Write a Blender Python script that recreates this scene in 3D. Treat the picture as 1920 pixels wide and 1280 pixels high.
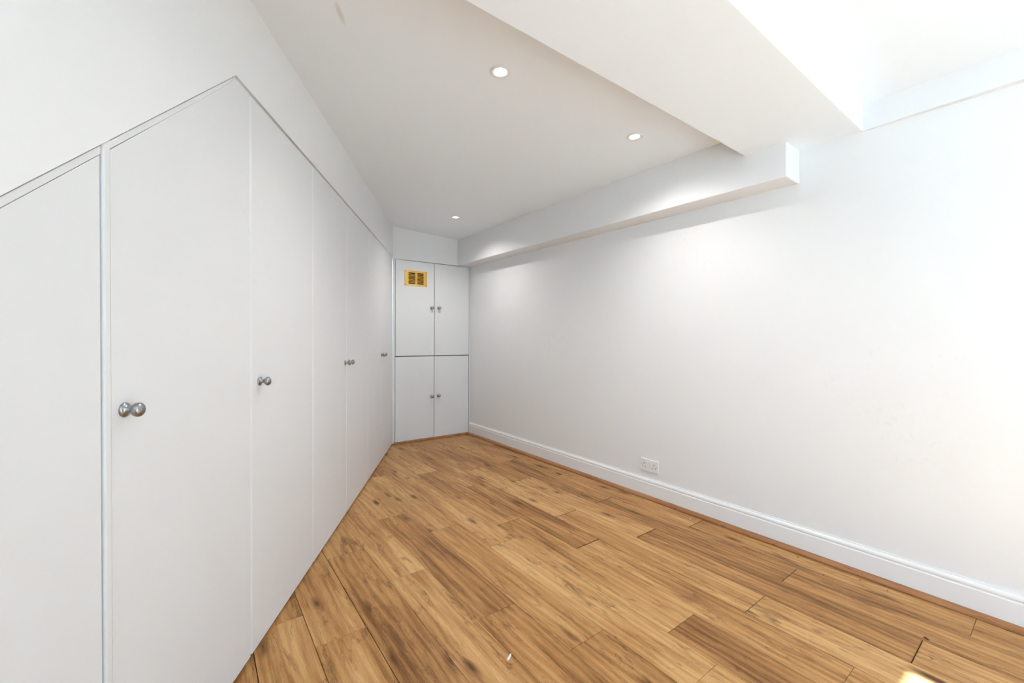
import bpy, bmesh, math, random
from mathutils import Vector, Matrix

for o in list(bpy.data.objects):
    bpy.data.objects.remove(o, do_unlink=True)
scene = bpy.context.scene
COL = scene.collection
rng = random.Random(7)

# ------------------------------------------------------------------ camera
H = 1.15                                   # eye height
YAW, PITCH, ROLL, FPX = 0.6427, 0.0095, 0.0039, 789.37
F = Vector((math.sin(YAW)*math.cos(PITCH), math.cos(YAW)*math.cos(PITCH), -math.sin(PITCH)))
R0 = Vector((math.cos(YAW), -math.sin(YAW), 0))
U0 = R0.cross(F)
Rv = math.cos(ROLL)*R0 + math.sin(ROLL)*U0
Uv = -math.sin(ROLL)*R0 + math.cos(ROLL)*U0
cd = bpy.data.cameras.new('camera')
cd.sensor_width = 36; cd.lens = FPX/1920*36; cd.clip_start = 0.02
cam = bpy.data.objects.new('camera', cd); COL.objects.link(cam)
m = Matrix((Rv, Uv, -F)).transposed().to_4x4(); m.translation = (0, 0, H)
cam.matrix_world = m
scene.camera = cam

# ------------------------------------------------------------------ world, sun, exposure
SKY = (0.79, 0.98, 1.25); SKY_STRENGTH = 4.6
SUN_STRENGTH = 46.0; SUN_SLOPE = 1.046     # sun falls 1.046 m per metre of room depth
w = bpy.data.worlds.new('sky'); scene.world = w; w.use_nodes = True
bg = w.node_tree.nodes['Background']
bg.inputs[0].default_value = (*SKY, 1); bg.inputs[1].default_value = SKY_STRENGTH
sl = bpy.data.lights.new('sun', 'SUN'); sl.energy = SUN_STRENGTH; sl.angle = math.radians(0.6); sl.color = (.71, .87, 1.0)
sun = bpy.data.objects.new('sun', sl); COL.objects.link(sun)
sun.rotation_euler = Vector((0, 1, -SUN_SLOPE)).to_track_quat('-Z', 'Y').to_euler()
sun.location = (0, -4, 5)
DOWNLIGHT_W = 28.0
vs = scene.view_settings
scene.display_settings.display_device = 'sRGB'
vs.view_transform = 'Standard'; vs.look = 'None'; vs.gamma = 1; vs.use_curve_mapping = False
vs.exposure = 0.17

# ------------------------------------------------------------------ room figures (metres)
NEAR = -1.60                               # glazed wall behind the camera
WALL_R = 2.609; BULK_X = 2.441; BULK_Z = 1.988; BULK_END = 0.90
BEAM_Y0, BEAM_Y1, BEAM_Z = 0.6295, 1.1123, 2.165
AL = 0.527
P0 = Vector((-0.8648, 0, 0))               # wardrobe front line
D = Vector((math.sin(AL), math.cos(AL), 0))
N = Vector((math.cos(AL), -math.sin(AL), 0))
def wp(s, z, off=0.0): return P0 + D*s + N*off + Vector((0, 0, z))
BL = Vector((1.67543, 4.35012, 0)); BD = Vector((0.99953, -0.030625, 0)).normalized()
BN = Vector((BD.y, -BD.x, 0))              # towards the room
def bp(b, z, off=0.0): return BL + BD*b + BN*off + Vector((0, 0, z))
OPEN_X0, OPEN_X1, OPEN_Z1 = 0.95, 1.995, 2.168   # glazed opening in the near wall
WIN_S0, WIN_S1, WIN_Z0, WIN_Z1 = -1.72, -0.12, 0.55, 2.20   # side window in the left wall behind the camera
def xl(y): return P0.x + math.tan(AL)*y
def ceil_z(x, y):
    u = min(1, max(0, (x-xl(y))/max(.2, BULK_X-xl(y))))
    return 2.326 - 0.042*u

# ------------------------------------------------------------------ helpers
def link(name, me, mat=None, parent=None, smooth=False):
    o = bpy.data.objects.new(name, me); COL.objects.link(o)
    if mat and not me.materials: me.materials.append(mat)
    if smooth:
        for p in me.polygons: p.use_smooth = True
    if parent: o.parent = parent
    return o
def from_bm(name, bm, mat=None, parent=None, smooth=False):
    bmesh.ops.recalc_face_normals(bm, faces=bm.faces)
    me = bpy.data.meshes.new(name); bm.to_mesh(me); bm.free()
    return link(name, me, mat, parent, smooth)
def prism(bm, pts, vec, bev=0.0, seg=2):
    a = [bm.verts.new(p) for p in pts]; b = [bm.verts.new(Vector(p)+Vector(vec)) for p in pts]
    fs = [bm.faces.new(a), bm.faces.new(list(reversed(b)))]
    n = len(pts)
    for i in range(n): fs.append(bm.faces.new((a[i], a[(i+1) % n], b[(i+1) % n], b[i])))
    if bev:
        es = list({e for f in fs for e in f.edges})
        bmesh.ops.bevel(bm, geom=es, offset=bev, segments=seg, affect='EDGES', clamp_overlap=True, profile=.5)
def box(bm, lo, hi, bev=0.0, seg=2):
    x0, y0, z0 = lo; x1, y1, z1 = hi
    prism(bm, [(x0,y0,z0),(x1,y0,z0),(x1,y1,z0),(x0,y1,z0)], (0,0,z1-z0), bev, seg)
def lathe(bm, prof, o, ax, seg=32):
    """prof: (r, h) pairs along axis ax from o"""
    ax = Vector(ax).normalized(); t = Vector((0,0,1)) if abs(ax.z) < .9 else Vector((1,0,0))
    u = ax.cross(t).normalized(); v = ax.cross(u)
    rings = []
    for r, h in prof:
        if r < 1e-6: rings.append([bm.verts.new(Vector(o)+ax*h)])
        else: rings.append([bm.verts.new(Vector(o)+ax*h+(u*math.cos(2*math.pi*i/seg)+v*math.sin(2*math.pi*i/seg))*r) for i in range(seg)])
    for a, b in zip(rings, rings[1:]):
        for i in range(seg):
            j = (i+1) % seg
            if len(a) == 1 and len(b) == 1: continue
            if len(a) == 1: bm.faces.new((a[0], b[j], b[i]))
            elif len(b) == 1: bm.faces.new((a[i], a[j], b[0]))
            else: bm.faces.new((a[i], a[j], b[j], b[i]))
def empty(name, loc=(0,0,0)):
    o = bpy.data.objects.new(name, None); COL.objects.link(o); o.location = loc; o.empty_display_size = .1
    return o
def tag(o, label, cat, group=None):
    o['label'] = label; o['category'] = cat
    if group: o['group'] = group
    return o
def struct(o, label=None, cat=None):
    o['kind'] = 'structure'
    if label: o['label'] = label
    if cat: o['category'] = cat
    return o
def local(bm, org):                        # shift geometry so the parent Empty can sit at the thing's base
    bmesh.ops.translate(bm, verts=bm.verts, vec=-Vector(org)); return bm

# ------------------------------------------------------------------ materials
def nodes(name):
    m = bpy.data.materials.new(name); m.use_nodes = True
    nt = m.node_tree; b = nt.nodes['Principled BSDF']
    return m, nt, b
def nd(nt, t, **kw):
    n = nt.nodes.new(t)
    for k, v in kw.items(): setattr(n, k, v)
    return n
def paint(name, col, rough=.6, var=.02, bump=.02, scuff=0.0, spec=.3, scale=3.0):
    m, nt, b = nodes(name); L = nt.links
    tc = nd(nt, 'ShaderNodeTexCoord')
    n1 = nd(nt, 'ShaderNodeTexNoise'); n1.inputs['Scale'].default_value = scale; n1.inputs['Detail'].default_value = 4
    L.new(tc.outputs['Object'], n1.inputs['Vector'])
    mx = nd(nt, 'ShaderNodeMix', data_type='RGBA')
    mx.inputs['A'].default_value = (*[c*(1-var) for c in col], 1); mx.inputs['B'].default_value = (*[min(1, c*(1+var)) for c in col], 1)
    L.new(n1.outputs['Fac'], mx.inputs['Factor'])
    out = mx.outputs['Result']
    if scuff > 0:
        mp = nd(nt, 'ShaderNodeMapping'); mp.inputs['Scale'].default_value = (3, 3, 2.2)
        L.new(tc.outputs['Object'], mp.inputs['Vector'])
        n2 = nd(nt, 'ShaderNodeTexNoise'); n2.inputs['Scale'].default_value = 9; n2.inputs['Detail'].default_value = 5; n2.inputs['Distortion'].default_value = 1.5
        L.new(mp.outputs['Vector'], n2.inputs['Vector'])
        n3 = nd(nt, 'ShaderNodeTexNoise'); n3.inputs['Scale'].default_value = 1.3
        L.new(tc.outputs['Object'], n3.inputs['Vector'])
        ad = nd(nt, 'ShaderNodeMath', operation='MULTIPLY'); L.new(n2.outputs['Fac'], ad.inputs[0]); L.new(n3.outputs['Fac'], ad.inputs[1])
        rp = nd(nt, 'ShaderNodeMapRange'); rp.inputs['From Min'].default_value = .43; rp.inputs['From Max'].default_value = .48
        rp.inputs['To Max'].default_value = scuff
        L.new(ad.outputs[0], rp.inputs['Value'])
        mx2 = nd(nt, 'ShaderNodeMix', data_type='RGBA'); mx2.inputs['B'].default_value = (.30, .28, .26, 1)
        L.new(rp.outputs['Result'], mx2.inputs['Factor']); L.new(out, mx2.inputs['A']); out = mx2.outputs['Result']
    L.new(out, b.inputs['Base Color'])
    b.inputs['Roughness'].default_value = rough
    b.inputs['Specular IOR Level'].default_value = spec
    if bump:
        n4 = nd(nt, 'ShaderNodeTexNoise'); n4.inputs['Scale'].default_value = 60; n4.inputs['Detail'].default_value = 3
        L.new(tc.outputs['Object'], n4.inputs['Vector'])
        bp_ = nd(nt, 'ShaderNodeBump'); bp_.inputs['Strength'].default_value = bump; bp_.inputs['Distance'].default_value = .004
        L.new(n4.outputs['Fac'], bp_.inputs['Height']); L.new(bp_.outputs['Normal'], b.inputs['Normal'])
    return m
def plain(name, col, rough=.5, metal=0.0, spec=.5, var=.06, scale=30):
    m, nt, b = nodes(name); L = nt.links
    tc = nd(nt, 'ShaderNodeTexCoord'); n1 = nd(nt, 'ShaderNodeTexNoise'); n1.inputs['Scale'].default_value = scale
    L.new(tc.outputs['Object'], n1.inputs['Vector'])
    mx = nd(nt, 'ShaderNodeMix', data_type='RGBA')
    mx.inputs['A'].default_value = (*[c*(1-var) for c in col], 1); mx.inputs['B'].default_value = (*[min(1, c*(1+var)) for c in col], 1)
    L.new(n1.outputs['Fac'], mx.inputs['Factor']); L.new(mx.outputs['Result'], b.inputs['Base Color'])
    b.inputs['Roughness'].default_value = rough; b.inputs['Metallic'].default_value = metal; b.inputs['Specular IOR Level'].default_value = spec
    return m
M_WALL = paint('wall_paint', (.815, .815, .815), .62, .015, .03, .05)
M_CEIL = paint('ceiling_paint', (.885, .93, .975), .7, .012, .03)
def ceiling_mark(m):                       # old filler mark on the ceiling near the wardrobe
    nt = m.node_tree; L = nt.links; b = nt.nodes['Principled BSDF']
    tc = nd(nt, 'ShaderNodeTexCoord'); mp = nd(nt, 'ShaderNodeMapping', vector_type='TEXTURE')
    mp.inputs['Location'].default_value = (.418, 1.605, 2.32); mp.inputs['Rotation'].default_value = (0, 0, math.radians(-30)); mp.inputs['Scale'].default_value = (.010, .058, 1)
    L.new(tc.outputs['Object'], mp.inputs['Vector'])
    ln = nd(nt, 'ShaderNodeVectorMath', operation='LENGTH'); L.new(mp.outputs[0], ln.inputs[0])
    rp = nd(nt, 'ShaderNodeMapRange'); rp.inputs['From Min'].default_value = .6; rp.inputs['From Max'].default_value = 1.15; rp.inputs['To Min'].default_value = .8; rp.inputs['To Max'].default_value = 0
    L.new(ln.outputs['Value'], rp.inputs['Value'])
    src = b.inputs['Base Color'].links[0].from_socket
    mx = nd(nt, 'ShaderNodeMix', data_type='RGBA'); mx.inputs['B'].default_value = (.74, .73, .68, 1)
    L.new(rp.outputs['Result'], mx.inputs['Factor']); L.new(src, mx.inputs['A']); L.new(mx.outputs['Result'], b.inputs['Base Color'])
ceiling_mark(M_CEIL)
M_DOOR = paint('satin_white_door', (.74, .742, .745), .42, .012, .015, .10, .35)
M_CUP = paint('cupboard_white', (.76, .765, .77), .42, .015, .015, .22, .35, 4)
M_TRIM = paint('gloss_white_trim', (.84, .84, .835), .3, .012, .01, .12, .45)
M_CARC = paint('carcass_white', (.55, .53, .50), .6, .02, 0)
M_SHADE = plain('gap_shade', (.035, .022, .014), .9, spec=.1)  # near-black colour, puts the shade of the gaps into the surfaces behind them
M_STEEL = plain('brushed_pewter', (.34, .35, .365), .30, 1.0)
M_BRASS = plain('brass_plate', (.80, .50, .11), .38, .75, var=.08)
M_SLOT = plain('vent_slot_dark', (.018, .008, .003), .8, spec=.05)
M_PLAST = plain('white_plastic', (.80, .80, .80), .28, spec=.5, var=.01)
M_HOLE = plain('socket_hole_dark', (.02, .02, .02), .8, spec=.1)
M_FRAME = plain('window_frame_white', (.8, .8, .8), .35, var=.02)
M_BOUNCE = plain('pale_bounce_ground', (.66, .65, .63), .85, var=.12, scale=2)  # pale colour of the added bounce ground outside
M_FLAKE = plain('white_flake', (.82, .80, .78), .6)
M_CRUMB = plain('dark_crumb', (.07, .04, .02), .8)
def make_emit(name, col, st):
    m, nt, b = nodes(name)
    b.inputs['Base Color'].default_value = (*col, 1); b.inputs['Emission Color'].default_value = (*col, 1); b.inputs['Emission Strength'].default_value = st
    return m
M_LAMP = make_emit('downlight_lens', (1.0, .97, .90), 6.0)
def make_glass():
    m, nt, b = nodes('window_glass'); L = nt.links
    tr = nd(nt, 'ShaderNodeBsdfTransparent'); tr.inputs[0].default_value = (.96, .98, .97, 1)
    gl = nd(nt, 'ShaderNodeBsdfGlossy'); gl.inputs['Roughness'].default_value = .02
    mx = nd(nt, 'ShaderNodeMixShader'); mx.inputs[0].default_value = .05; L.new(tr.outputs[0], mx.inputs[1]); L.new(gl.outputs[0], mx.inputs[2])
    L.new(mx.outputs[0], nt.nodes['Material Output'].inputs['Surface'])
    return m
M_GLASS = make_glass()

def make_wood(name, dark, mid, light, use_random=True, rough=.36):
    m, nt, b = nodes(name); L = nt.links
    tc = nd(nt, 'ShaderNodeTexCoord'); oi = nd(nt, 'ShaderNodeObjectInfo')
    def M(op, a, c=None):
        n = nd(nt, 'ShaderNodeMath', operation=op)
        for i, v in enumerate((a, c)):
            if v is None: continue
            if isinstance(v, (int, float)): n.inputs[i].default_value = v
            else: L.new(v, n.inputs[i])
        return n.outputs[0]
    rnd = oi.outputs['Random']
    off = nd(nt, 'ShaderNodeCombineXYZ'); L.new(M('MULTIPLY', rnd, 37.0), off.inputs[0]); L.new(M('MULTIPLY', rnd, 91.0), off.inputs[1]); L.new(M('MULTIPLY', rnd, 13.0), off.inputs[2])
    vo = nd(nt, 'ShaderNodeVectorMath', operation='ADD'); L.new(tc.outputs['Object'], vo.inputs[0]); L.new(off.outputs[0], vo.inputs[1])
    def noise(sx, sy, detail, dist=0.0, rough_=.5):
        mp = nd(nt, 'ShaderNodeMapping'); mp.inputs['Scale'].default_value = (sx, sy, 1)
        L.new(vo.outputs[0], mp.inputs['Vector'])
        n = nd(nt, 'ShaderNodeTexNoise'); n.inputs['Scale'].default_value = 1; n.inputs['Detail'].default_value = detail
        n.inputs['Distortion'].default_value = dist; n.inputs['Roughness'].default_value = rough_
        L.new(mp.outputs['Vector'], n.inputs['Vector']); return n.outputs['Fac']
    flow = noise(8, 1.0, 4, 1.2)                # broad tonal flow along the board
    mp = nd(nt, 'ShaderNodeMapping'); mp.inputs['Scale'].default_value = (1, .13, 1); L.new(vo.outputs[0], mp.inputs['Vector'])
    wv = nd(nt, 'ShaderNodeTexWave', wave_type='BANDS', bands_direction='X'); wv.inputs['Scale'].default_value = 9
    wv.inputs['Distortion'].default_value = 7; wv.inputs['Detail'].default_value = 3; wv.inputs['Detail Scale'].default_value = 2.2
    L.new(mp.outputs['Vector'], wv.inputs['Vector'])
    fib = noise(170, 4.5, 5, .6, .7)             # fibres
    blot = noise(12, 3.2, 4, 2.0)                 # weathered blotches
    speck = noise(420, 60, 2)
    # knots
    mk = nd(nt, 'ShaderNodeMapping'); mk.inputs['Scale'].default_value = (6.5, 2.0, 1); L.new(vo.outputs[0], mk.inputs['Vector'])
    vor = nd(nt, 'ShaderNodeTexVoronoi', voronoi_dimensions='2D'); vor.inputs['Scale'].default_value = 1; L.new(mk.outputs['Vector'], vor.inputs['Vector'])
    vsep = nd(nt, 'ShaderNodeSeparateColor'); L.new(vor.outputs['Color'], vsep.inputs[0])
    kd = M('ADD', vor.outputs['Distance'], M('MULTIPLY', M('SUBTRACT', blot, .5), .30))
    kr = nd(nt, 'ShaderNodeMapRange', interpolation_type='SMOOTHSTEP'); kr.inputs['From Min'].default_value = .03; kr.inputs['From Max'].default_value = .17
    kr.inputs['To Min'].default_value = 1; kr.inputs['To Max'].default_value = 0
    L.new(kd, kr.inputs['Value'])
    kmask = M('MULTIPLY', kr.outputs['Result'], M('GREATER_THAN', vsep.outputs[0], .66))
    # tone
    t = M('ADD', M('ADD', M('MULTIPLY', flow, .80), .075), M('MULTIPLY', wv.outputs['Fac'], .13))
    t = M('ADD', t, M('MULTIPLY', M('SUBTRACT', fib, .5), .48))
    t = M('ADD', t, M('MULTIPLY', M('SUBTRACT', speck, .5), .16))
    if use_random: t = M('ADD', t, M('MULTIPLY', M('SUBTRACT', M('FRACT', M('MULTIPLY', rnd, 17.31)), .5), .26))
    cr = nd(nt, 'ShaderNodeValToRGB'); e = cr.color_ramp.elements
    e[0].position = .26; e[0].color = (*dark, 1); e[1].position = .84; e[1].color = (*light, 1)
    q = e.new(.52); q.color = (*mid, 1)
    L.new(t, cr.inputs[0])
    # greyish weathered blotches
    bl = nd(nt, 'ShaderNodeMapRange', interpolation_type='SMOOTHSTEP'); bl.inputs['From Min'].default_value = .56; bl.inputs['From Max'].default_value = .74; bl.inputs['To Max'].default_value = .66
    L.new(blot, bl.inputs['Value'])
    mx = nd(nt, 'ShaderNodeMix', data_type='RGBA'); mx.inputs['B'].default_value = (dark[0]*1.15, dark[1]*1.3, dark[2]*1.7, 1)
    L.new(bl.outputs['Result'], mx.inputs['Factor']); L.new(cr.outputs[0], mx.inputs['A'])
    mx2 = nd(nt, 'ShaderNodeMix', data_type='RGBA'); mx2.inputs['B'].default_value = (dark[0]*.55, dark[1]*.5, dark[2]*.5, 1)
    L.new(M('MULTIPLY', kmask, .62), mx2.inputs['Factor']); L.new(mx.outputs['Result'], mx2.inputs['A'])
    # thin dark cracks and grain veins, strongest inside the weathered patches
    vein = noise(15, 1.5, 5, 2.4, .6)
    vd = M('ABSOLUTE', M('SUBTRACT', vein, .5))
    vr = nd(nt, 'ShaderNodeMapRange', interpolation_type='SMOOTHSTEP'); vr.inputs['From Min'].default_value = 0; vr.inputs['From Max'].default_value = .022
    vr.inputs['To Min'].default_value = 1; vr.inputs['To Max'].default_value = 0
    L.new(vd, vr.inputs['Value'])
    vm = nd(nt, 'ShaderNodeMapRange', interpolation_type='SMOOTHSTEP'); vm.inputs['From Min'].default_value = .42; vm.inputs['From Max'].default_value = .66; vm.inputs['To Min'].default_value = .10; vm.inputs['To Max'].default_value = .62
    L.new(blot, vm.inputs['Value'])
    # knot cores
    kc = nd(nt, 'ShaderNodeMapRange', interpolation_type='SMOOTHSTEP'); kc.inputs['From Min'].default_value = .0; kc.inputs['From Max'].default_value = .06
    kc.inputs['To Min'].default_value = 1; kc.inputs['To Max'].default_value = 0
    L.new(kd, kc.inputs['Value'])
    kcore = M('MULTIPLY', M('MULTIPLY', kc.outputs['Result'], M('GREATER_THAN', vsep.outputs[0], .66)), .75)
    mx3 = nd(nt, 'ShaderNodeMix', data_type='RGBA'); mx3.inputs['B'].default_value = (dark[0]*.45, dark[1]*.42, dark[2]*.45, 1)
    L.new(M('MAXIMUM', M('MULTIPLY', vr.outputs['Result'], vm.outputs['Result']), kcore), mx3.inputs['Factor']); L.new(mx2.outputs['Result'], mx3.inputs['A'])
    L.new(mx3.outputs['Result'], b.inputs['Base Color'])
    b.inputs['Roughness'].default_value = rough; b.inputs['Specular IOR Level'].default_value = .14
    bu = nd(nt, 'ShaderNodeBump'); bu.inputs['Strength'].default_value = .10; bu.inputs['Distance'].default_value = .001
    L.new(fib, bu.inputs['Height']); L.new(bu.outputs['Normal'], b.inputs['Normal'])
    return m
M_WOOD = make_wood('oak_laminate', (.185, .079, .025), (.455, .224, .078), (.675, .405, .174))
M_BEAD = make_wood('beading_wood', (.27, .115, .045), (.38, .175, .075), (.48, .25, .12), False, .4)

# ------------------------------------------------------------------ floor: base slab + single laminate planks
bm = bmesh.new(); box(bm, (-2.1, NEAR-.12, -.10), (2.75, 4.75, -.0085))
floor = struct(from_bm('floor', bm, M_SHADE), 'oak laminate floor of long staggered planks', 'floor')
SEAMS = [.162, .348, .536, .724, .912, 1.099, 1.282, 1.468, 1.656, 1.841, 2.028, 2.214, 2.397, 2.585]
SG = [3.0, 2.6, 3.0, 1.7, 1.5, 2.0, 1.6, 1.6, 1.6, 2.8, 2.2, 1.5, 1.5, 1]     # seam gaps in mm
JOINT = [1.898, 1.671, 2.300, 1.922, 1.442, 1.101, 1.912, 2.106, 1.618, 1.985, 1.503, 1.986, 1.397]
WIDE = {(7, 2.106): 6.0, (8, 1.618): 7.5, (9, 1.985): 6.5, (10, 1.503): 7.5, (11, 1.986): 5.0, (12, 1.397): 4.5, (9, .818): 3.2, (10, .336): 3.6, (11, .815): 3.2, (7, .938): 2.6}
PL = 1.1672
for k in range(1, 11):
    SEAMS.insert(0, SEAMS[0]-.1865); SG.insert(0, 1.4); JOINT.insert(0, (1.3*k*.37) % PL + .6)
K0 = 10
def clip(poly, a, n):                      # keep points with (p-a).n >= 0
    out = []
    for i in range(len(poly)):
        p, q = poly[i], poly[(i+1) % len(poly)]
        dp, dq = (p[0]-a[0])*n[0]+(p[1]-a[1])*n[1], (q[0]-a[0])*n[0]+(q[1]-a[1])*n[1]
        if dp >= 0: out.append(p)
        if (dp >= 0) != (dq >= 0):
            t = dp/(dp-dq); out.append((p[0]+(q[0]-p[0])*t, p[1]+(q[1]-p[1])*t))
    return out
def area(p): return abs(sum(p[i][0]*p[(i+1) % len(p)][1]-p[(i+1) % len(p)][0]*p[i][1] for i in range(len(p))))/2
def plank_mesh(poly):
    bm = bmesh.new()
    top = [bm.verts.new((x, y, 0)) for x, y in poly]; f = bm.faces.new(top)
    if f.normal.z < 0: bmesh.ops.reverse_faces(bm, faces=[f])
    r = bmesh.ops.inset_region(bm, faces=[f], thickness=.0006, depth=0)
    # outer rim drops for an eased edge, then sides go down
    rim = [v for v in bm.verts if v not in f.verts]
    for v in rim: v.co.z = -.0004
    be = [e for e in bm.edges if e.is_boundary]
    ex = bmesh.ops.extrude_edge_only(bm, edges=be)
    for v in [g for g in ex['geom'] if isinstance(g, bmesh.types.BMVert)]: v.co.z = -.0085
    bmesh.ops.recalc_face_normals(bm, faces=bm.faces)
    me = bpy.data.meshes.new('plank'); bm.to_mesh(me); bm.free(); me.materials.append(M_WOOD); return me
cache = {}
ca = P0 - N*.055; cb = bp(0, 0, -.012)
for i in range(len(SEAMS)-1):
    x0 = SEAMS[i]+SG[i]*.0005; x1 = min(SEAMS[i+1]-SG[i+1]*.0005, 2.578)
    ys = [JOINT[i]+k*PL for k in range(-5, 5)]
    for ya, yb in zip(ys, ys[1:]):
        g = lambda y: next((v for (s, yy), v in WIDE.items() if s == i-K0 and abs(yy-y) < .012), 1.6)*.0005
        lo, hi = ya+g(ya), yb-g(yb)
        cx, cy = (SEAMS[i]+SEAMS[i+1])/2, (ya+yb)/2
        poly = [(x0, lo), (x1, lo), (x1, hi), (x0, hi)]
        full = area(poly)
        c = clip(poly, (ca.x, ca.y), (N.x, N.y)); c = clip(c, (0, NEAR+.002), (0, 1)) if c else c
        c = clip(c, (cb.x, cb.y), (BN.x, BN.y)) if c else c
        if len(c) < 3 or area(c) < .0008: continue
        lp = [(px-cx, py-cy) for px, py in c]
        key = tuple(round(v, 4) for p in lp for v in p)
        if key not in cache: cache[key] = plank_mesh(lp)
        o = bpy.data.objects.new('plank', cache[key]); COL.objects.link(o); o.parent = floor
        o.location = (cx, cy, rng.uniform(-.0003, .0003))

# ------------------------------------------------------------------ ceiling (slightly out of level, as the photo shows)
bm = bmesh.new(); rows = []
NX, NY = 16, 40
for j in range(NY+1):
    y = NEAR-.1 + (4.75-NEAR+.1)*j/NY; xa = xl(y)-.12; xb = WALL_R+.1
    if xa > xb-.3: xa = xb-.3
    rows.append([(xa+(xb-xa)*i/NX, y, ceil_z(xa+(xb-xa)*i/NX, y)) for i in range(NX+1)])
lo = [[bm.verts.new(p) for p in r] for r in rows]; hi = [[bm.verts.new((p[0], p[1], 2.46)) for p in r] for r in rows]
for j in range(NY):
    for i in range(NX):
        bm.faces.new((lo[j][i], lo[j+1][i], lo[j+1][i+1], lo[j][i+1])); bm.faces.new((hi[j][i], hi[j][i+1], hi[j+1][i+1], hi[j+1][i]))
for j in range(NY):
    bm.faces.new((lo[j][0], hi[j][0], hi[j+1][0], lo[j+1][0])); bm.faces.new((lo[j][NX], lo[j+1][NX], hi[j+1][NX], hi[j][NX]))
for i in range(NX):
    bm.faces.new((lo[0][i], lo[0][i+1], hi[0][i+1], hi[0][i])); bm.faces.new((lo[NY][i], hi[NY][i], hi[NY][i+1], lo[NY][i+1]))
struct(from_bm('ceiling', bm, M_CEIL, smooth=False), 'white painted ceiling', 'ceiling')

# ------------------------------------------------------------------ walls
bm = bmesh.new(); box(bm, (WALL_R, NEAR-.12, -.1), (WALL_R+.12, 4.75, 2.46))
struct(from_bm('wall_right', bm, M_WALL), 'plain white right wall', 'wall')
bm = bmesh.new(); box(bm, (BULK_X, BULK_END, BULK_Z), (WALL_R+.02, 4.345, 2.36), .006, 2)
struct(from_bm('trim_1', bm, M_WALL), 'boxed white bulkhead along the top of the right wall', 'bulkhead')
bm = bmesh.new(); box(bm, (xl(.6)-.08, BEAM_Y0, BEAM_Z), (WALL_R+.02, BEAM_Y1, 2.40), .004, 2)
struct(from_bm('trim_2', bm, M_CEIL), 'white boxed ceiling beam across the room', 'beam')
bm = bmesh.new()                           # thin fascia above the near end of the right wall, tapering towards the beam
prism(bm, [(WALL_R+.01, NEAR, 2.162), (WALL_R-.050, NEAR, 2.162), (WALL_R-.034, .13, 2.162), (WALL_R-.022, .46, 2.162), (WALL_R-.006, BEAM_Y0+.01, 2.162), (WALL_R+.01, BEAM_Y0+.01, 2.162)], (0, 0, .16))
struct(from_bm('trim_3', bm, M_WALL), 'narrow fascia board above the right wall beside the beam', 'fascia')
WZ, WP = 2.0080, .0045                     # lower edge of the wall above the wardrobe, and how far it stands proud
SL = (WZ-1.379)/(1.922-1.212)              # rake of the wardrobe top
def rake(s): return WZ-(1.922-s)*SL
bm = bmesh.new()
prism(bm, [wp(*q, WP) for q in [(WIN_S1, -.1), (.785, -.1), (.785, rake(.785)), (1.922, WZ), (5.12, WZ), (5.12, 2.40), (WIN_S1, 2.40)]], -N*.12)
for a, b_, z0, z1 in ((-2.0, WIN_S0, -.1, 2.40), (WIN_S0, WIN_S1, -.1, WIN_Z0), (WIN_S0, WIN_S1, WIN_Z1, 2.40)):
    prism(bm, [wp(a, z0, WP), wp(b_, z0, WP), wp(b_, z1, WP), wp(a, z1, WP)], -N*.12)
struct(from_bm('wall_left', bm, M_WALL), 'white wall above the wardrobe with a sloping lower edge', 'wall')
bm = bmesh.new()
prism(bm, [bp(-.15, 1.9865, .0), (bp(.835, 1.9865, .0)), bp(.835, 2.40, .0), bp(-.15, 2.40, .0)], -BN*.05)
prism(bm, [bp(-1.2, -.1, -.45), (bp(1.1, -.1, -.45)), bp(1.1, 2.44, -.45), bp(-1.2, 2.44, -.45)], -BN*.08)
struct(from_bm('wall_back', bm, M_WALL), 'white wall panel above the corner cupboard', 'wall')
bm = bmesh.new()                           # near wall with the glazed opening
X0, X1 = xl(NEAR)-.3, WALL_R+.12
box(bm, (X0, NEAR-.12, -.1), (OPEN_X0, NEAR, 2.46)); box(bm, (OPEN_X1, NEAR-.12, -.1), (X1, NEAR, 2.46)); box(bm, (OPEN_X0, NEAR-.12, OPEN_Z1), (OPEN_X1, NEAR, 2.46))
struct(from_bm('wall_front', bm, M_WALL), 'white wall with glazed garden doors behind the viewer', 'wall')
wroot = struct(empty('window_1', ((OPEN_X0+OPEN_X1)/2, NEAR-.06, 0)), 'white framed glazed garden doors', 'window')
xs = [OPEN_X0+(OPEN_X1-OPEN_X0)*i/2 for i in range(3)]
org = Vector(wroot.location)
bm = bmesh.new(); box(bm, (OPEN_X0, NEAR-.10, -.008), (OPEN_X1, NEAR-.02, .03)); box(bm, (OPEN_X0, NEAR-.10, OPEN_Z1-.05), (OPEN_X1, NEAR-.02, OPEN_Z1))
for i, x in enumerate(xs): box(bm, (max(OPEN_X0, x-.03), NEAR-.10, .03), (min(OPEN_X1, x+.03), NEAR-.02, OPEN_Z1-.05))
from_bm('window_frame', local(bm, org), M_FRAME, wroot)
for a, b_ in zip(xs, xs[1:]):
    bm = bmesh.new(); box(bm, (a+.03, NEAR-.065, .03), (b_-.03, NEAR-.059, OPEN_Z1-.05)); from_bm('pane', local(bm, org), M_GLASS, wroot)
w2o = wp((WIN_S0+WIN_S1)/2, WIN_Z0, -.05)
w2 = struct(empty('window_2', w2o), 'white framed side window behind the viewer', 'window')
ss = [WIN_S0, (WIN_S0+WIN_S1)/2, WIN_S1]
bm = bmesh.new()
def wb(a, b_, z0, z1, o0, o1): prism(bm, [wp(a, z0, o0), wp(b_, z0, o0), wp(b_, z1, o0), wp(a, z1, o0)], -N*(o0-o1))
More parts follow.
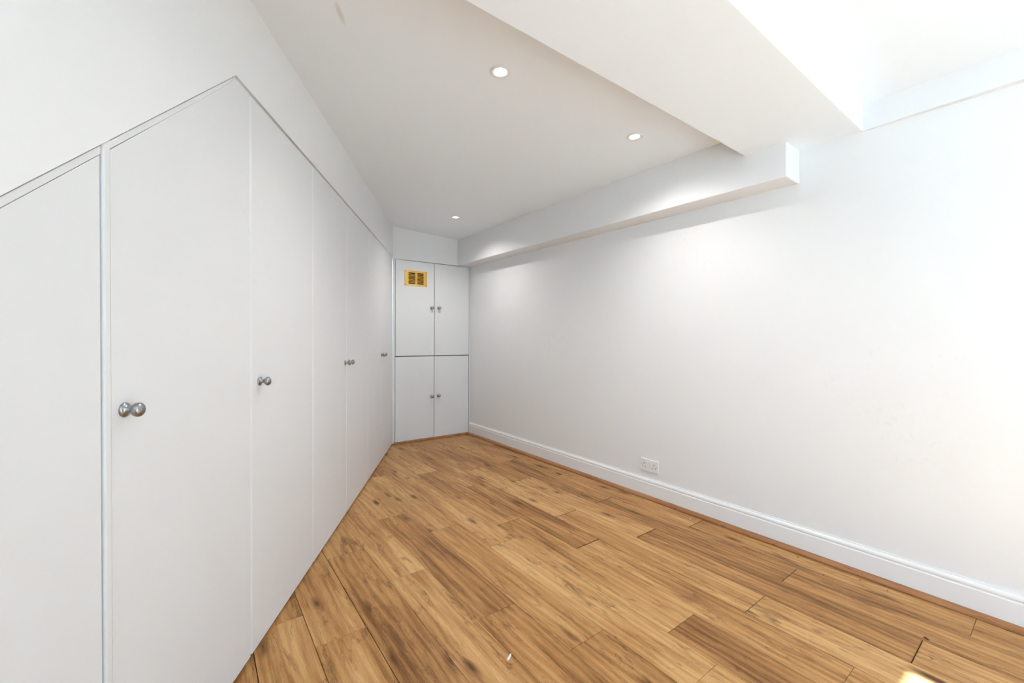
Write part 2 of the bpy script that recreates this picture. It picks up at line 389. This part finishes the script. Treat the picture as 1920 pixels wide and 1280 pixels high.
wb(WIN_S0, WIN_S1, WIN_Z0, WIN_Z0+.05, -.02, -.09); wb(WIN_S0, WIN_S1, WIN_Z1-.05, WIN_Z1, -.02, -.09)
for q in ss: wb(max(WIN_S0, q-.028), min(WIN_S1, q+.028), WIN_Z0+.05, WIN_Z1-.05, -.02, -.09)
from_bm('window_frame', local(bm, w2o), M_FRAME, w2)
for a, b_ in zip(ss, ss[1:]):
    bm = bmesh.new(); wb(a+.028, b_-.028, WIN_Z0+.05, WIN_Z1-.05, -.052, -.058); from_bm('pane', local(bm, w2o), M_GLASS, w2)
bm = bmesh.new(); box(bm, (-14, -14, -.3), (11, 9, -.12))
struct(from_bm('bounce_ground', bm, M_BOUNCE), 'added pale ground outside, bouncing daylight into the room', 'ground')  # unseen ground, added to bounce daylight up to the ceiling
def portal(loc, dirv, w_, h_):             # sampling guide for the sky light; emits nothing itself
    pl = bpy.data.lights.new('daylight_portal', 'AREA'); pl.shape = 'RECTANGLE'; pl.size = w_; pl.size_y = h_; pl.cycles.is_portal = True
    po = bpy.data.objects.new('daylight_portal', pl); COL.objects.link(po); po.location = loc
    po.rotation_euler = Vector(dirv).to_track_quat('-Z', 'Y').to_euler()
portal(((OPEN_X0+OPEN_X1)/2, NEAR-.13, OPEN_Z1/2), (0, 1, 0), OPEN_X1-OPEN_X0, OPEN_Z1)
portal(wp((WIN_S0+WIN_S1)/2, (WIN_Z0+WIN_Z1)/2, -.12), N, WIN_S1-WIN_S0, WIN_Z1-WIN_Z0)

# skirting with moulded top, extruded along the right wall
def sweep(bm, prof, y0, y1):               # prof: (thickness from wall, z)
    prism(bm, [(WALL_R-t, y0, z) for t, z in prof], (0, y1-y0, 0))
SK = [(-.004, 0), (.018, 0), (.018, .106), (.0165, .109), (.0125, .110), (.0125, .1125), (.0145, .116), (.0155, .121), (.0145, .127), (.011, .132), (.0075, .135), (.006, .139), (.006, .1415), (-.004, .1415)]
bm = bmesh.new(); sweep(bm, SK, NEAR+.004, 4.318)
struct(from_bm('baseboard_right', bm, M_TRIM), 'white moulded skirting board along the right wall', 'skirting')
bm = bmesh.new()
q = [(.0182, .0025), (.047, .0025)] + [(.0182+.0288*math.cos(a), .0045+.0175*math.sin(a)) for a in [math.radians(d) for d in (10, 30, 50, 70, 90)]]
sweep(bm, q, NEAR+.004, 4.302)
struct(from_bm('trim_4', bm, M_BEAD), 'orange-brown wooden beading at the foot of the skirting', 'beading')
bm = bmesh.new()
prism(bm, [bp(.003, .0025, .018), bp(.003, .0025, .0), bp(.003, .020, .0), bp(.003, .019, .008), bp(.003, .014, .016)], BD*.908)
struct(from_bm('trim_5', bm, M_BEAD), 'brown wooden beading at the foot of the corner cupboard', 'beading')

# ------------------------------------------------------------------ knobs
KP = [(0, 0), (.0162, 0), (.0165, .002), (.0155, .0042), (.0125, .0058), (.0088, .0078), (.0070, .011), (.0064, .0145), (.0070, .0175),
      (.0105, .0195), (.0142, .0225), (.0160, .0262), (.0163, .0292), (.0155, .0325), (.0132, .0355), (.0095, .0378), (.005, .0391), (0, .0395)]
def knob(parent, pos, ax, org, scale=1.0):
    bm = bmesh.new(); lathe(bm, [(r*scale, h*scale) for r, h in KP], pos, ax, 32)
    return from_bm('knob', local(bm, org), M_STEEL, parent, True)

# ------------------------------------------------------------------ fitted wardrobe under the sloping wall
worg = wp(3.0, 0, -.3)
wr = tag(empty('fitted_wardrobe', worg), 'long white fitted wardrobe along the left wall with sloping near end', 'wardrobe')
T = .018
DB = .013                                   # door bottom
def wdoor(pts, kn=None, off=0.0, label=None, cham=True):
    bm = bmesh.new()
    smin = min(p[0] for p in pts); CW, CD = .010, .0062          # eased leading edge
    front = [wp(s+(CW if cham and s-smin < 1e-6 else 0), z, off) for s, z in pts]
    mid = [wp(s, z, off-CD) for s, z in pts]; back = [wp(s, z, off-T) for s, z in pts]
    rings = [[bm.verts.new(p) for p in r] for r in (front, mid, back)]; n = len(pts)
    bm.faces.new(rings[0]); bm.faces.new(list(reversed(rings[2])))
    for ra, rb in zip(rings, rings[1:]):
        for i in range(n): bm.faces.new((ra[i], ra[(i+1) % n], rb[(i+1) % n], rb[i]))
    o = from_bm('door', local(bm, worg), M_DOOR, wr)
    if kn: knob(o, wp(kn[0], kn[1], off-.0002), N, worg)
    if label: o['label'] = label
    return o
RW = .0230                                  # rail width measured vertically
ZT = 1.9995
G = .0035
wdoor([(.80, DB), (1.4035, DB), (1.4035, rake(1.4035)-RW-.0016), (.80, rake(.80)-RW-.0016)], None, -.002, 'tall white door under the sloping rail, no knob', False)
sA, sB = 1.4275, 2.017
sp = 1.922-.006
wdoor([(sA, DB), (sB, DB), (sB, ZT), (sp, ZT), (sp-.012, rake(sp-.012)-RW+.004), (sA, rake(sA)-RW-.0016)], (1.462, .986), 0, 'white wardrobe door with a raked top corner and pewter knob', False)
for a, b_, k in ((2.023, 2.637, 2.088), (2.643, 3.252, 3.222), (3.258, 3.869, 3.305), (3.875, 4.452, 4.425), (4.458, 5.034, 4.507)):
    wdoor([(a, DB), (b_, DB), (b_, ZT), (a, ZT)], (k, .985))
bm = bmesh.new()
prism(bm, [wp(s, z, .0035) for s, z in [(1.4060, .004), (1.4250, .004), (1.4250, rake(1.4250)-.001), (1.4060, rake(1.4060)-.001)]], -N*.03, .004, 3)
from_bm('stile', local(bm, worg), M_DOOR, wr)
for a, b_ in ((.787, 1.4055), (1.4255, 1.918)):
    bm = bmesh.new()
    prism(bm, [wp(s, z, -.001) for s, z in [(a, rake(a)-RW), (b_, rake(b_)-RW), (b_, rake(b_)-.0055), (a, rake(a)-.0055)]], -N*.025, .0012, 2)
    from_bm('rail', local(bm, worg), M_DOOR, wr)
bm = bmesh.new()                            # carcass: backing frame and side panels behind the doors
for s in (.79, 2.02, 2.640, 3.255, 3.872, 4.455, 5.005):
    zt = min(1.99, rake(s)-.03)
    prism(bm, [wp(s-.03, .012, -.0215), wp(s+.022, .012, -.0215), wp(s+.022, zt, -.0215), wp(s-.03, zt-.0, -.0215)], -N*.3)
from_bm('carcass', local(bm, worg), M_CARC, wr)
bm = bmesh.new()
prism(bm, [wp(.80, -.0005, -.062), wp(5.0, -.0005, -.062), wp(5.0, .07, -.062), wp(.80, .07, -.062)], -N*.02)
from_bm('plinth', local(bm, worg), M_SHADE, wr)  # coloured near-black so the gap under the doors reads as shade
bm = bmesh.new()
prism(bm, [wp(.78, 0, -.40), wp(4.9, 0, -.40), wp(4.9, 2.0, -.40), wp(1.92, 2.0, -.40), wp(.78, rake(.78), -.40)], -N*.02)
from_bm('back_panel', local(bm, worg), M_SHADE, wr)  # near-black too, shade of the interior put into its colour

# ------------------------------------------------------------------ corner cupboard at the far end
corg = bp(.47, 0, -.2)
cr = tag(empty('corner_cupboard', corg), 'white four-door cupboard filling the far end with a brass vent', 'cupboard')
def cdoor(b0, b1, z0, z1, kb, kz, label):
    bm = bmesh.new(); prism(bm, [bp(b0, z0), bp(b1, z0), bp(b1, z1), bp(b0, z1)], -BN*.018, .0014, 2)
    o = from_bm('door', local(bm, corg), M_CUP, cr); o['label'] = label
    knob(o, bp(kb, kz, -.0002), BN, corg, 1.08); return o
cdoor(.0250, .4720, .945, 1.9800, .4390, 1.480, 'upper left cupboard door carrying the vent')
cdoor(.4775, .917, .944, 1.9790, .5255, 1.481, 'upper right cupboard door')
cdoor(.0225, .4700, .021, .9360, .4405, .4825, 'lower left cupboard door with scuff marks')
cdoor(.4750, .914, .021, .9345, .5225, .488, 'lower right cupboard door')
bm = bmesh.new()
prism(bm, [bp(-.006, .004, .002), bp(.0175, .004, .002), bp(.0195, 1.985, .002), bp(-.006, 1.985, .002)], -BN*.03, .001, 1)
prism(bm, [bp(.9205, .003, -.002), bp(.944, .003, -.002), bp(.944, 1.972, -.002), bp(.9225, 1.972, -.002)], -BN*.03, .001, 1)
from_bm('frame', local(bm, corg), M_DOOR, cr)
bm = bmesh.new()
prism(bm, [bp(.01, .0, -.024), bp(.93, .0, -.024), bp(.93, 1.960, -.024), bp(.01, 1.960, -.024)], -BN*.35)
from_bm('carcass', local(bm, corg), M_SHADE, cr)  # near-black colour stands in for shade in the door gaps
# vent grille: plate built round two columns of open slots
vt = None
V0, V1, Z0, Z1 = .1255, .3835, 1.711, 1.8755
c1, c2 = (V0+.042, V0+.120), (V0+.143, V0+.217)
sz0, sz1 = Z0+.021, Z1-.022
bm = bmesh.new()
def vb(b0, b1, z0, z1, o0=.0002, o1=.004): prism(bm, [bp(b0, z0, o0), bp(b1, z0, o0), bp(b1, z1, o0), bp(b0, z1, o0)], BN*(o1-o0))
vb(V0, c1[0], Z0, Z1); vb(c1[1], c2[0], Z0, Z1); vb(c2[1], V1, Z0, Z1)
for c in (c1, c2): vb(c[0], c[1], Z0, sz0); vb(c[0], c[1], sz1, Z1)
vt = from_bm('vent_grille', local(bm, corg), M_BRASS, cr); vt['label'] = 'yellow brass louvred vent plate'
bm = bmesh.new(); vb(c1[0]-.004, c2[1]+.004, sz0-.004, sz1+.004, .0001, .0006); from_bm('slot_backing', local(bm, corg), M_SLOT, vt)
ns = 8; ph = (sz1-sz0)/ns
for c in (c1, c2):
    for i in range(1, ns):
        zc = sz0+ph*i
        bm = bmesh.new()
        prism(bm, [bp(c[0], zc-.0036, .0012), bp(c[0], zc-.0030, .0055), bp(c[0], zc+.0034, .0025), bp(c[0], zc+.0030, .0010)], BD*(c[1]-c[0]))
        from_bm('slat', local(bm, corg), M_BRASS, vt)
for b_, z in ((V0+.009, Z0+.010), (V1-.009, Z0+.010), (V0+.009, Z1-.010), (V1-.009, Z1-.010)):
    bm = bmesh.new(); lathe(bm, [(0, .0055), (.003, .0052), (.0042, .004)], bp(b_, z), BN, 12); from_bm('screw', local(bm, corg), M_HOLE, vt)

# ------------------------------------------------------------------ recessed downlights
for (x, y, lab) in ((1.062, 1.510, 'recessed round downlight nearest the wardrobe, largest of the three'),
                    (1.990, 1.505, 'recessed round downlight beside the ceiling beam and bulkhead'),
                    (1.985, 3.560, 'small recessed round downlight at the far end above the cupboard')):
    z = ceil_z(x, y)
    r = tag(empty('downlight', (x, y, z)), lab, 'ceiling light', 'recessed ceiling downlights')
    bm = bmesh.new(); lathe(bm, [(.0445, .0), (.0445, -.0035), (.041, -.0055), (.034, -.0055), (.031, -.004), (.0275, -.001), (.0265, .0), (.0445, .0)], (0,0,0), (0,0,1), 40)
    from_bm('bezel', bm, M_PLAST, r, True)
    bm = bmesh.new(); lathe(bm, [(0, -.0032), (.018, -.0030), (.0268, -.0016)], (0,0,0), (0,0,1), 32)
    from_bm('lens', bm, M_LAMP, r, True)
    ld = bpy.data.lights.new('downlight_beam', 'SPOT'); ld.energy = DOWNLIGHT_W; ld.color = (1.0, .98, .95); ld.spot_size = math.radians(150); ld.spot_blend = 1.0; ld.shadow_soft_size = .012
    lo_ = bpy.data.objects.new('downlight_beam', ld); COL.objects.link(lo_); lo_.parent = r; lo_.location = (0, 0, -.012)

# ------------------------------------------------------------------ double socket on the right wall
sy0, sy1, sz0_, sz1_ = 1.750, 1.896, .190, .276
so = Vector((WALL_R, (sy0+sy1)/2, sz0_))
sr = tag(empty('double_socket', so), 'white double wall socket with two switches above the skirting', 'socket')
bm = bmesh.new(); box(bm, (WALL_R-.0105, sy0, sz0_), (WALL_R+.001, sy1, sz1_), .0022, 3)
from_bm('faceplate', local(bm, so), M_PLAST, sr)
XF = WALL_R-.0105
def sock(name, y0, y1, z0, z1, t, mat, bev=0):
    bm = bmesh.new(); box(bm, (XF-t, y0, z0), (XF+.001, y1, z1), bev, 1); return from_bm(name, local(bm, so), mat, sr)
yc = (sy0+sy1)/2
for s in (-1, 1):
    cy = yc+s*.0415
    sock('earth_hole', cy-.0024, cy+.0024, .2395, .2485, .0003, M_HOLE)
    for e in (-1, 1): sock('pin_hole', cy+e*.011-.0034, cy+e*.011+.0034, .2185, .2230, .0003, M_HOLE)
    sock('switch', yc+s*.0135-.0065, yc+s*.0135+.0065, .2405, .2625, .0035, M_PLAST, .001)
    bm = bmesh.new(); lathe(bm, [(0, .0006), (.0026, .0005), (.0032, 0)], (XF, yc+s*.0605, .233), (-1, 0, 0), 12); from_bm('screw', local(bm, so), M_STEEL, sr)

# ------------------------------------------------------------------ bits lying on the floor
def crumb(name, x, y, sx, sy, sz, mat, rot, seed):
    r = random.Random(seed); bm = bmesh.new(); bmesh.ops.create_icosphere(bm, subdivisions=2, radius=1)
    for v in bm.verts:
        k = 1+r.uniform(-.3, .3); v.co = Vector((v.co.x*sx*k, v.co.y*sy*k, max(v.co.z, -.4)*sz*k))
    zmin = min(v.co.z for v in bm.verts)
    bmesh.ops.translate(bm, verts=bm.verts, vec=(0, 0, -zmin))
    o = from_bm(name, bm, mat); o.location = (x, y, .0002); o.rotation_euler = (0, 0, rot); return o
fl = crumb('paint_flake', .895, 1.205, .0042, .017, .003, M_FLAKE, -1.0, 3)
tag(fl, 'small curled white flake lying on the floor planks', 'flake')
ch = crumb('wood_chip', 2.239, .330, .004, .010, .003, M_CRUMB, -.5, 4)
tag(ch, 'dark chip on the floor beside a plank joint near the skirting', 'chip')
for i, (x, y, mt, lab) in enumerate((
        (2.493, 1.475, M_FLAKE, 'tiny pale crumb by the beading right of the socket, leftmost of three'),
        (2.506, 1.452, M_FLAKE, 'tiny pale crumb by the beading right of the socket, middle of three'),
        (2.524, 1.462, M_FLAKE, 'tiny pale crumb by the beading right of the socket, rightmost of three'),
        (2.440, .720, M_CRUMB, 'tiny dark crumb on a plank a little away from the beading'),
        (2.532, .860, M_CRUMB, 'tiny dark crumb against the beading, farthest of three dark ones'),
        (2.527, .600, M_CRUMB, 'tiny dark crumb against the beading, middle of three dark ones'),
        (2.522, .500, M_CRUMB, 'tiny dark crumb against the beading, nearest of three dark ones'))):
    c = crumb('crumb', x, y, .0022+.0012*(i % 3), .0028, .0016, mt, i*1.3, 20+i)
    tag(c, lab, 'crumb', 'crumbs along the skirting beading')
